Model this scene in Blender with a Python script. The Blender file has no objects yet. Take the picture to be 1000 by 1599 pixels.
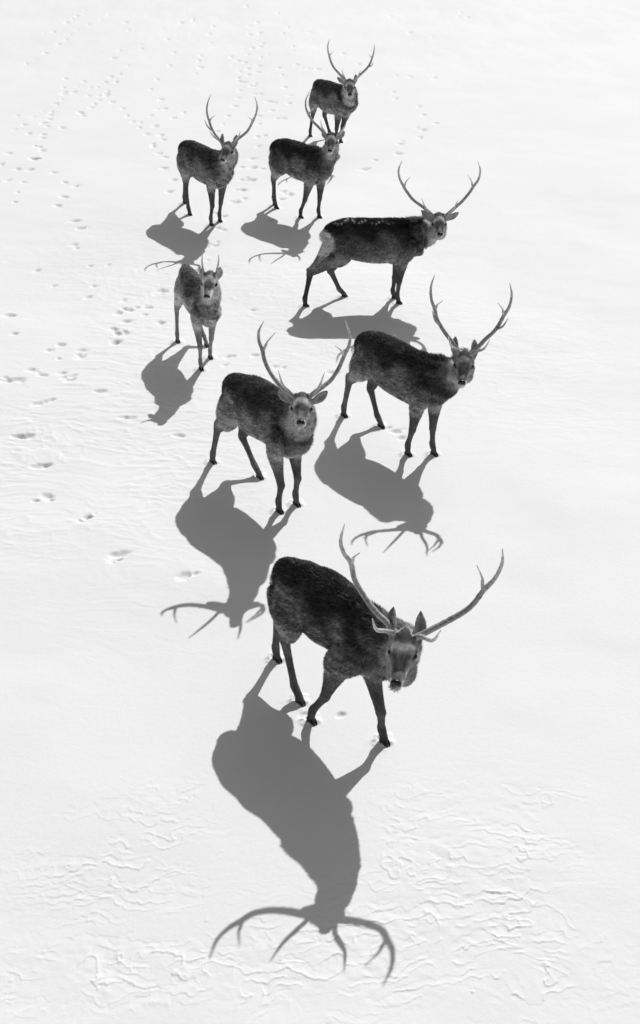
import bpy, bmesh, math, json
import numpy as np
from mathutils import Vector, Matrix
C = bpy.context.scene.collection
scene = bpy.context.scene
# ------------------------------------------------------------------ camera
CAM_H = 6.51
cam_data = bpy.data.cameras.new('camera')
cam = bpy.data.objects.new('camera', cam_data); C.objects.link(cam)
cam_data.sensor_fit = 'VERTICAL'; cam_data.sensor_height = 24.0
cam_data.lens = 24.0 * 1940.8 / 1599.0
cam_data.clip_end = 3000.0; cam_data.clip_start = 0.1
cam.location = (0, 0, CAM_H); cam.rotation_euler = (math.radians(90 - 30.9), 0, 0)
scene.camera = cam
# ------------------------------------------------------------------ sky and sun
SUN_AZ, SUN_EL = math.radians(23.0), math.radians(41.53)
world = bpy.data.worlds.new('World'); scene.world = world; world.use_nodes = True
wn = world.node_tree; wn.nodes.clear()
sky = wn.nodes.new('ShaderNodeTexSky'); sky.sky_type = 'NISHITA'; sky.sun_disc = False
sky.sun_elevation = SUN_EL; sky.sun_rotation = SUN_AZ
bw = wn.nodes.new('ShaderNodeRGBToBW')          # the photograph is black and white
bg = wn.nodes.new('ShaderNodeBackground'); bg.inputs['Strength'].default_value = 0.085
wo = wn.nodes.new('ShaderNodeOutputWorld')
wn.links.new(sky.outputs[0], bw.inputs[0]); wn.links.new(bw.outputs[0], bg.inputs[0]); wn.links.new(bg.outputs[0], wo.inputs[0])
sl = bpy.data.lights.new('sun', 'SUN'); sl.energy = 3.50; sl.angle = math.radians(0.53); sl.color = (1, 1, 1)
sun = bpy.data.objects.new('sun', sl); C.objects.link(sun)
sd = Vector((math.sin(SUN_AZ)*math.cos(SUN_EL), math.cos(SUN_AZ)*math.cos(SUN_EL), math.sin(SUN_EL)))
sun.rotation_euler = sd.to_track_quat('Z', 'Y').to_euler(); sun.location = (6, 14, 12)
scene.view_settings.view_transform = 'Standard'; scene.view_settings.look = 'None'
scene.view_settings.exposure = 0.0; scene.view_settings.gamma = 1.0
scene.view_settings.use_curve_mapping = False
scene.cycles.max_bounces = 6
rng = np.random.default_rng(7)
# ------------------------------------------------------------------ materials
def new_mat(name):
    m = bpy.data.materials.new(name); m.use_nodes = True
    nt = m.node_tree; nt.nodes.clear(); return m, nt, nt.nodes, nt.links
def principled(nt, rough=.6, spec=.3):
    o = nt.nodes.new('ShaderNodeOutputMaterial'); p = nt.nodes.new('ShaderNodeBsdfPrincipled')
    p.inputs['Roughness'].default_value = rough; p.inputs['Specular IOR Level'].default_value = spec
    nt.links.new(p.outputs[0], o.inputs[0]); return p, o
def noise(nt, scale, detail=4, rough=.6, vec=None, stretch=None):
    t = nt.nodes.new('ShaderNodeTexNoise'); t.inputs['Scale'].default_value = scale
    t.inputs['Detail'].default_value = detail; t.inputs['Roughness'].default_value = rough
    tc = nt.nodes.new('ShaderNodeTexCoord'); src = tc.outputs['Object']
    if stretch:
        mp = nt.nodes.new('ShaderNodeMapping'); mp.inputs['Scale'].default_value = stretch
        nt.links.new(src, mp.inputs[0]); src = mp.outputs[0]
    nt.links.new(src, t.inputs['Vector']); return t
def grey(v): return (v, v, v, 1)
def mat_snow():
    m, nt, N, L = new_mat('snow'); p, o = principled(nt, .75, .15)
    n1 = noise(nt, 0.35, 5, .6); r = N.new('ShaderNodeValToRGB')
    r.color_ramp.elements[0].position = .3; r.color_ramp.elements[0].color = grey(.865)
    r.color_ramp.elements[1].position = .7; r.color_ramp.elements[1].color = grey(.91)
    L.new(n1.outputs['Fac'], r.inputs[0]); L.new(r.outputs[0], p.inputs['Base Color'])
    n2 = noise(nt, 22, 6, .7); n3 = noise(nt, 160, 3, .6)
    mx = N.new('ShaderNodeMath'); mx.operation = 'MULTIPLY_ADD'; mx.inputs[1].default_value = .25
    L.new(n3.outputs['Fac'], mx.inputs[0]); L.new(n2.outputs['Fac'], mx.inputs[2])
    b = N.new('ShaderNodeBump'); b.inputs['Strength'].default_value = .24; b.inputs['Distance'].default_value = .012
    L.new(mx.outputs[0], b.inputs['Height']); L.new(b.outputs[0], p.inputs['Normal'])
    return m
def mat_hide():
    m, nt, N, L = new_mat('deer_hide'); p, o = principled(nt, .85, .12)
    a = N.new('ShaderNodeVertexColor'); a.layer_name = 'coat'
    n = noise(nt, 16, 5, .65); mr = N.new('ShaderNodeMapRange'); mr.inputs[1].default_value = .3; mr.inputs[2].default_value = .7
    mr.inputs[3].default_value = .65; mr.inputs[4].default_value = 1.35
    mm = N.new('ShaderNodeMix'); mm.data_type = 'RGBA'; mm.blend_type = 'MULTIPLY'; mm.inputs[0].default_value = 1
    L.new(n.outputs['Fac'], mr.inputs[0]); L.new(a.outputs['Color'], mm.inputs[6]); L.new(mr.outputs[0], mm.inputs[7])
    L.new(mm.outputs[2], p.inputs['Base Color'])
    n2 = noise(nt, 90, 4, .7, stretch=(1.6, .5, .8)); b = N.new('ShaderNodeBump'); b.inputs['Strength'].default_value = .6; b.inputs['Distance'].default_value = .008
    L.new(n2.outputs['Fac'], b.inputs['Height']); L.new(b.outputs[0], p.inputs['Normal'])
    return m
def mat_fur():
    m, nt, N, L = new_mat('deer_fur')
    o = N.new('ShaderNodeOutputMaterial'); a = N.new('ShaderNodeVertexColor'); a.layer_name = 'coat'
    d = N.new('ShaderNodeBsdfDiffuse'); t = N.new('ShaderNodeBsdfTranslucent'); mx = N.new('ShaderNodeMixShader'); mx.inputs[0].default_value = .42
    g = N.new('ShaderNodeBsdfAnisotropic') if False else N.new('ShaderNodeBsdfGlossy'); g.inputs['Roughness'].default_value = .45; g.inputs['Color'].default_value = grey(.5)
    m2 = N.new('ShaderNodeMixShader'); m2.inputs[0].default_value = .035
    L.new(a.outputs['Color'], d.inputs['Color']); L.new(a.outputs['Color'], t.inputs['Color'])
    L.new(d.outputs[0], mx.inputs[1]); L.new(t.outputs[0], mx.inputs[2]); L.new(mx.outputs[0], m2.inputs[1]); L.new(g.outputs[0], m2.inputs[2])
    L.new(m2.outputs[0], o.inputs[0]); return m
def mat_antler():
    m, nt, N, L = new_mat('antler_bone'); p, o = principled(nt, .5, .35)
    a = N.new('ShaderNodeVertexColor'); a.layer_name = 'coat'
    n = noise(nt, 45, 4, .7); mr = N.new('ShaderNodeMapRange'); mr.inputs[1].default_value = .35; mr.inputs[2].default_value = .65
    mr.inputs[3].default_value = .6; mr.inputs[4].default_value = 1.4
    mm = N.new('ShaderNodeMix'); mm.data_type = 'RGBA'; mm.blend_type = 'MULTIPLY'; mm.inputs[0].default_value = 1
    L.new(n.outputs['Fac'], mr.inputs[0]); L.new(a.outputs['Color'], mm.inputs[6]); L.new(mr.outputs[0], mm.inputs[7])
    L.new(mm.outputs[2], p.inputs['Base Color'])
    n2 = noise(nt, 120, 4, .6); b = N.new('ShaderNodeBump'); b.inputs['Strength'].default_value = .6; b.inputs['Distance'].default_value = .004
    L.new(n2.outputs['Fac'], b.inputs['Height']); L.new(b.outputs[0], p.inputs['Normal'])
    return m
def mat_plain(name, v, rough, spec):
    m, nt, N, L = new_mat(name); p, o = principled(nt, rough, spec)
    n = noise(nt, 60, 3); r = N.new('ShaderNodeValToRGB')
    r.color_ramp.elements[0].color = grey(v*.7); r.color_ramp.elements[1].color = grey(v*1.3)
    L.new(n.outputs['Fac'], r.inputs[0]); L.new(r.outputs[0], p.inputs['Base Color']); return m
M = dict(snow=mat_snow(), hide=mat_hide(), fur=mat_fur(), antler=mat_antler(),
         hoof=mat_plain('hoof_horn', .02, .5, .3), nose=mat_plain('wet_nose', .008, .35, .4), eye=mat_plain('dark_eye', .006, .08, .5))
# ------------------------------------------------------------------ snow field
def hash2(ix, iy, seed):
    h = (ix.astype(np.int64)*374761393 + iy.astype(np.int64)*668265263 + seed*1442695041) & 0xffffffff
    h = ((h ^ (h >> 13))*1274126177) & 0xffffffff
    return ((h ^ (h >> 16)) & 0xffff)/65535.0
def vnoise(x, y, seed=0):
    ix, iy = np.floor(x), np.floor(y); fx, fy = x-ix, y-iy
    fx = fx*fx*fx*(fx*(fx*6-15)+10); fy = fy*fy*fy*(fy*(fy*6-15)+10)
    a, b = hash2(ix, iy, seed), hash2(ix+1, iy, seed); c, d = hash2(ix, iy+1, seed), hash2(ix+1, iy+1, seed)
    return ((a+(b-a)*fx)+((c+(d-c)*fx)-(a+(b-a)*fx))*fy)*2-1
def fbm(x, y, seed=0, oc=4, gain=.5):
    s = np.zeros_like(x); a = 1.0
    for i in range(oc):
        s += a*vnoise(x*2**i+i*17.3, y*2**i-i*9.1, seed+i*31); a *= gain
    return s
def sstep(a, b, x):
    t = np.clip((x-a)/(b-a), 0, 1); return t*t*(3-2*t)
DATA = json.loads('''{"8": {"c": [-0.023, 7.823], "yaw": -0.9273, "P": {"tail": [-0.657, 0.985], "rump": [-0.352, 1.196], "loin": [-0.061, 1.217], "mid": [0.149, 1.18], "withers": [0.478, 1.188], "nape": [0.736, 1.29], "flank": [-0.226, 0.604], "belly": [-0.043, 0.621], "belly2": [0.135, 0.633], "brisket": [0.513, 0.605], "chest": [0.711, 0.791]}, "legs": {"RH": {"hoof": [-0.116, 0.086], "jt": [-0.309, 0.098, 0.551]}, "LH": {"hoof": [-0.684, -0.086], "jt": [-0.674, -0.098, 0.485]}, "RF": {"hoof": [0.13, 0.152], "jt": [0.276, 0.131, 0.34]}, "LF": {"hoof": [0.67, -0.152], "jt": [0.642, -0.131, 0.295]}}, "head": {"o": [1.071, 0.052, 1.212], "yaw": -0.875, "pitch": -0.127, "roll": 0.053, "s": 1.042}, "ant": [{"base": [0.056, -0.062, 0.093], "br1": [0.141, -0.017, 0.165], "br2": [0.193, 0.038, 0.218], "brow": [0.223, 0.054, 0.327], "b1": [0.147, -0.135, 0.135], "b2": [0.232, -0.184, 0.164], "b3": [0.339, -0.261, 0.227], "b4": [0.425, -0.327, 0.309], "fork": [0.469, -0.387, 0.408], "inner": [0.404, -0.353, 0.541], "m1": [0.524, -0.398, 0.475], "m2": [0.555, -0.413, 0.572], "tip": [0.536, -0.433, 0.708]}, {"base": [-0.053, -0.063, 0.095], "br1": [-0.114, -0.021, 0.169], "br2": [-0.201, 0.042, 0.213], "brow": [-0.248, 0.054, 0.332], "b1": [-0.145, -0.122, 0.13], "b2": [-0.267, -0.201, 0.185], "b3": [-0.37, -0.264, 0.243], "b4": [-0.429, -0.31, 0.298], "fork": [-0.482, -0.364, 0.387], "inner": [-0.409, -0.38, 0.584], "m1": [-0.542, -0.395, 0.475], "m2": [-0.576, -0.42, 0.6], "tip": [-0.565, -0.428, 0.724]}], "earT": [[0.122, -0.23, 0.203], [-0.072, -0.232, 0.203]]}, "7": {"c": [-0.616, 11.345], "yaw": -0.9477, "P": {"tail": [-0.699, 0.97], "rump": [-0.363, 1.19], "loin": [-0.038, 1.225], "mid": [0.154, 1.199], "withers": [0.443, 1.198], "nape": [0.706, 1.295], "flank": [-0.328, 0.594], "belly": [-0.113, 0.591], "belly2": [0.137, 0.601], "brisket": [0.489, 0.584], "chest": [0.686, 0.781]}, "legs": {"RH": {"hoof": [-0.788, 0.113], "jt": [-0.652, 0.112, 0.486]}, "LH": {"hoof": [-0.204, -0.113], "jt": [-0.531, -0.112, 0.373]}, "RF": {"hoof": [0.504, 0.111], "jt": [0.539, 0.11, 0.329]}, "LF": {"hoof": [0.489, -0.111], "jt": [0.513, -0.11, 0.328]}}, "head": {"o": [0.918, 0.115, 1.337], "yaw": -0.64, "pitch": 0.134, "roll": 0.028, "s": 1.055}, "ant": [{"base": [0.075, -0.053, 0.102], "br1": [0.131, 0.001, 0.176], "br2": [0.181, 0.06, 0.252], "brow": [0.221, 0.074, 0.388], "b1": [0.158, -0.114, 0.139], "b2": [0.23, -0.175, 0.187], "b3": [0.314, -0.254, 0.269], "b4": [0.372, -0.323, 0.369], "fork": [0.395, -0.368, 0.452], "inner": [0.27, -0.311, 0.646], "m1": [0.43, -0.4, 0.53], "m2": [0.435, -0.429, 0.619], "tip": [0.393, -0.456, 0.707]}, {"base": [-0.067, -0.053, 0.103], "br1": [-0.121, 0.001, 0.178], "br2": [-0.162, 0.063, 0.246], "brow": [-0.205, 0.082, 0.386], "b1": [-0.152, -0.124, 0.154], "b2": [-0.214, -0.176, 0.188], "b3": [-0.273, -0.226, 0.23], "b4": [-0.339, -0.294, 0.324], "fork": [-0.388, -0.35, 0.437], "inner": [-0.296, -0.261, 0.549], "m1": [-0.426, -0.381, 0.516], "m2": [-0.433, -0.407, 0.616], "tip": [-0.383, -0.421, 0.755]}], "earT": [[0.235, -0.176, 0.13], [-0.239, -0.175, 0.127]]}, "6": {"c": [0.803, 12.508], "yaw": -0.9172, "P": {"tail": [-0.655, 0.967], "rump": [-0.293, 1.207], "loin": [0.069, 1.198], "mid": [0.332, 1.182], "withers": [0.597, 1.211], "nape": [0.862, 1.274], "flank": [-0.279, 0.644], "belly": [-0.008, 0.598], "belly2": [0.21, 0.58], "brisket": [0.467, 0.575], "chest": [0.737, 0.727]}, "legs": {"RH": {"hoof": [-0.749, 0.084], "jt": [-0.64, 0.097, 0.511]}, "LH": {"hoof": [-0.278, -0.084], "jt": [-0.495, -0.097, 0.406]}, "RF": {"hoof": [0.43, 0.116], "jt": [0.479, 0.113, 0.334]}, "LF": {"hoof": [0.598, -0.116], "jt": [0.559, -0.113, 0.317]}}, "head": {"o": [0.944, -0.145, 1.192], "yaw": -0.813, "pitch": -0.154, "roll": 0.033, "s": 1.052}, "ant": [{"base": [0.057, -0.06, 0.11], "br1": [0.106, -0.003, 0.194], "br2": [0.146, 0.067, 0.265], "brow": [0.185, 0.1, 0.396], "b1": [0.112, -0.107, 0.158], "b2": [0.171, -0.153, 0.205], "b3": [0.254, -0.218, 0.273], "b4": [0.328, -0.295, 0.35], "fork": [0.363, -0.362, 0.427], "inner": [0.284, -0.282, 0.576], "m1": [0.406, -0.412, 0.503], "m2": [0.424, -0.471, 0.613], "tip": [0.399, -0.529, 0.729]}, {"base": [-0.06, -0.06, 0.108], "br1": [-0.113, 0.003, 0.184], "br2": [-0.191, 0.065, 0.269], "brow": [-0.237, 0.097, 0.4], "b1": [-0.116, -0.105, 0.154], "b2": [-0.189, -0.175, 0.226], "b3": [-0.265, -0.234, 0.287], "b4": [-0.312, -0.284, 0.346], "fork": [-0.359, -0.351, 0.44], "inner": [-0.279, -0.279, 0.607], "m1": [-0.398, -0.393, 0.505], "m2": [-0.411, -0.45, 0.617], "tip": [-0.377, -0.491, 0.73]}], "earT": [[0.117, -0.193, 0.223], [-0.079, -0.185, 0.21]]}, "5": {"c": [0.581, 16.698], "yaw": 0.011, "P": {"tail": [-0.557, 1.066], "rump": [-0.224, 1.225], "loin": [0.145, 1.209], "mid": [0.359, 1.205], "withers": [0.59, 1.197], "nape": [0.842, 1.18], "flank": [-0.164, 0.62], "belly": [0.155, 0.584], "belly2": [0.381, 0.585], "brisket": [0.583, 0.568], "chest": [0.768, 0.691]}, "legs": {"RH": {"hoof": [-0.786, 0.182], "jt": [-0.714, 0.146, 0.487]}, "LH": {"hoof": [-0.23, -0.182], "jt": [-0.434, -0.146, 0.42]}, "RF": {"hoof": [0.533, 0.099], "jt": [0.527, 0.105, 0.339]}, "LF": {"hoof": [0.482, -0.099], "jt": [0.479, -0.105, 0.316]}}, "head": {"o": [1.051, 0.068, 1.147], "yaw": -1.601, "pitch": -0.054, "roll": -0.021, "s": 1.042}, "ant": [{"base": [0.071, -0.046, 0.091], "br1": [0.136, 0.009, 0.179], "br2": [0.202, 0.067, 0.272], "brow": [0.252, 0.096, 0.401], "b1": [0.157, -0.087, 0.16], "b2": [0.231, -0.117, 0.213], "b3": [0.356, -0.155, 0.297], "b4": [0.436, -0.179, 0.393], "fork": [0.485, -0.185, 0.473], "inner": [0.403, -0.093, 0.638], "m1": [0.545, -0.175, 0.598], "m2": [0.558, -0.144, 0.726], "tip": [0.514, -0.083, 0.868]}, {"base": [-0.08, -0.044, 0.089], "br1": [-0.135, 0.009, 0.178], "br2": [-0.192, 0.073, 0.257], "brow": [-0.237, 0.104, 0.381], "b1": [-0.173, -0.088, 0.159], "b2": [-0.238, -0.116, 0.207], "b3": [-0.315, -0.143, 0.267], "b4": [-0.408, -0.172, 0.372], "fork": [-0.459, -0.178, 0.454], "inner": [-0.372, -0.097, 0.649], "m1": [-0.524, -0.164, 0.564], "m2": [-0.538, -0.132, 0.701], "tip": [-0.495, -0.076, 0.837]}], "earT": [[0.243, -0.132, 0.158], [-0.271, -0.097, 0.129]]}, "4": {"c": [-1.567, 14.853], "yaw": -1.2221, "P": {"tail": [-0.629, 0.946], "rump": [-0.339, 1.086], "loin": [-0.033, 1.075], "mid": [0.148, 1.034], "withers": [0.414, 1.044], "nape": [0.653, 1.152], "flank": [-0.288, 0.578], "belly": [-0.051, 0.551], "belly2": [0.189, 0.556], "brisket": [0.457, 0.579], "chest": [0.637, 0.732]}, "legs": {"RH": {"hoof": [-0.463, 0.162], "jt": [-0.513, 0.136, 0.456]}, "LH": {"hoof": [-0.21, -0.162], "jt": [-0.517, -0.136, 0.298]}, "RF": {"hoof": [0.489, 0.103], "jt": [0.514, 0.107, 0.321]}, "LF": {"hoof": [0.185, -0.103], "jt": [0.257, -0.107, 0.302]}}, "head": {"o": [0.681, -0.007, 1.193], "yaw": -0.417, "pitch": -0.081, "roll": 0.017, "s": 0.907}, "ant": [{"base": [0.061, -0.041, 0.084], "b2": [0.093, -0.113, 0.182], "b4": [0.102, -0.155, 0.237], "tip": [0.101, -0.217, 0.315]}, {"base": [-0.07, -0.046, 0.09], "b2": [-0.094, -0.113, 0.19], "b4": [-0.1, -0.15, 0.248], "tip": [-0.097, -0.182, 0.3]}], "earT": [[0.109, -0.205, 0.114], [-0.111, -0.194, 0.137]]}, "2": {"c": [-2.008, 20.621], "yaw": -0.9631, "P": {"tail": [-0.61, 1.044], "rump": [-0.257, 1.232], "loin": [0.119, 1.22], "mid": [0.309, 1.2], "withers": [0.611, 1.227], "nape": [0.873, 1.326], "flank": [-0.163, 0.668], "belly": [0.116, 0.634], "belly2": [0.355, 0.623], "brisket": [0.639, 0.627], "chest": [0.843, 0.814]}, "legs": {"RH": {"hoof": [-0.168, 0.125], "jt": [-0.269, 0.118, 0.479]}, "LH": {"hoof": [-0.786, -0.125], "jt": [-0.709, -0.118, 0.475]}, "RF": {"hoof": [0.516, 0.107], "jt": [0.575, 0.108, 0.347]}, "LF": {"hoof": [0.438, -0.107], "jt": [0.484, -0.108, 0.339]}}, "head": {"o": [0.963, 0.016, 1.299], "yaw": -0.863, "pitch": -0.092, "roll": 0.009, "s": 1.045}, "ant": [{"base": [0.063, -0.045, 0.082], "br1": [0.133, -0.004, 0.177], "br2": [0.201, 0.05, 0.254], "brow": [0.247, 0.082, 0.361], "b1": [0.115, -0.08, 0.117], "b2": [0.19, -0.129, 0.166], "b3": [0.257, -0.175, 0.219], "b4": [0.316, -0.221, 0.284], "fork": [0.363, -0.269, 0.374], "inner": [0.228, -0.206, 0.501], "m1": [0.405, -0.307, 0.485], "m2": [0.4, -0.343, 0.622], "tip": [0.336, -0.372, 0.772]}, {"base": [-0.058, -0.047, 0.095], "br1": [-0.136, -0.008, 0.185], "br2": [-0.22, 0.035, 0.278], "brow": [-0.262, 0.074, 0.37], "b1": [-0.11, -0.09, 0.143], "b2": [-0.172, -0.135, 0.187], "b3": [-0.235, -0.179, 0.232], "b4": [-0.294, -0.223, 0.289], "fork": [-0.362, -0.288, 0.42], "inner": [-0.304, -0.206, 0.505], "m1": [-0.406, -0.327, 0.528], "m2": [-0.42, -0.349, 0.652], "tip": [-0.388, -0.345, 0.786]}], "earT": [[0.107, -0.147, 0.237], [-0.122, -0.159, 0.229]]}, "3": {"c": [-0.467, 20.834], "yaw": -0.7883, "P": {"tail": [-0.532, 1.029], "rump": [-0.168, 1.231], "loin": [0.174, 1.221], "mid": [0.324, 1.196], "withers": [0.605, 1.212], "nape": [0.867, 1.304], "flank": [-0.106, 0.662], "belly": [0.131, 0.618], "belly2": [0.331, 0.603], "brisket": [0.543, 0.593], "chest": [0.793, 0.787]}, "legs": {"RH": {"hoof": [-0.348, 0.053], "jt": [-0.379, 0.081, 0.511]}, "LH": {"hoof": [-0.501, -0.053], "jt": [-0.546, -0.081, 0.496]}, "RF": {"hoof": [0.317, 0.113], "jt": [0.416, 0.112, 0.328]}, "LF": {"hoof": [0.533, -0.113], "jt": [0.541, -0.112, 0.331]}}, "head": {"o": [0.849, -0.071, 1.325], "yaw": -0.883, "pitch": -0.095, "roll": -0.003, "s": 1.046}, "ant": [{"base": [0.07, -0.044, 0.084], "br1": [0.104, 0.013, 0.175], "br2": [0.14, 0.073, 0.275], "brow": [0.158, 0.105, 0.394], "b1": [0.138, -0.093, 0.136], "b2": [0.219, -0.149, 0.196], "b3": [0.309, -0.202, 0.261], "b4": [0.367, -0.238, 0.323], "fork": [0.392, -0.255, 0.364], "inner": [0.28, -0.15, 0.509], "m1": [0.432, -0.278, 0.458], "m2": [0.432, -0.295, 0.58], "tip": [0.366, -0.299, 0.728]}, {"base": [-0.06, -0.042, 0.078], "brow": [-0.242, -0.009, 0.317], "b1": [-0.108, -0.037, 0.123], "b2": [-0.182, -0.029, 0.2], "b3": [-0.218, -0.021, 0.257]}], "earT": [[0.157, -0.229, 0.12], [-0.202, -0.212, 0.116]]}, "1": {"c": [0.2, 25.589], "yaw": -0.9076, "P": {"tail": [-0.553, 1.024], "rump": [-0.258, 1.186], "loin": [0.069, 1.164], "mid": [0.22, 1.153], "withers": [0.477, 1.163], "nape": [0.742, 1.262], "flank": [-0.272, 0.608], "belly": [-0.01, 0.55], "belly2": [0.218, 0.566], "brisket": [0.449, 0.565], "chest": [0.686, 0.761]}, "legs": {"RH": {"hoof": [-0.505, 0.11], "jt": [-0.424, 0.11, 0.477]}, "LH": {"hoof": [-0.132, -0.157], "jt": [-0.35, -0.134, 0.428]}, "RF": {"hoof": [0.4, 0.142], "jt": [0.373, 0.126, 0.329]}, "LF": {"hoof": [0.238, -0.095], "jt": [0.274, -0.103, 0.328]}}, "head": {"o": [0.897, 0.232, 1.236], "yaw": -0.631, "pitch": -0.16, "roll": 0.044, "s": 1.038}, "ant": [{"base": [0.068, -0.048, 0.096], "br1": [0.108, 0.006, 0.188], "br2": [0.15, 0.066, 0.279], "brow": [0.181, 0.104, 0.384], "b1": [0.156, -0.088, 0.171], "b2": [0.235, -0.121, 0.237], "b3": [0.313, -0.15, 0.312], "b4": [0.369, -0.17, 0.4], "fork": [0.412, -0.181, 0.517], "inner": [0.346, -0.078, 0.647], "m1": [0.445, -0.176, 0.635], "m2": [0.451, -0.153, 0.743], "tip": [0.429, -0.107, 0.866]}, {"base": [-0.068, -0.048, 0.096], "br1": [-0.107, 0.007, 0.184], "br2": [-0.145, 0.074, 0.259], "brow": [-0.178, 0.109, 0.371], "b1": [-0.141, -0.084, 0.162], "b2": [-0.216, -0.117, 0.227], "b3": [-0.314, -0.151, 0.316], "b4": [-0.373, -0.17, 0.404], "fork": [-0.406, -0.177, 0.506], "inner": [-0.324, -0.066, 0.617], "m1": [-0.429, -0.167, 0.616], "m2": [-0.431, -0.141, 0.713], "tip": [-0.419, -0.094, 0.813]}], "earT": [[0.244, -0.142, 0.143], [-0.119, -0.194, 0.189]]}}''')
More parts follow.
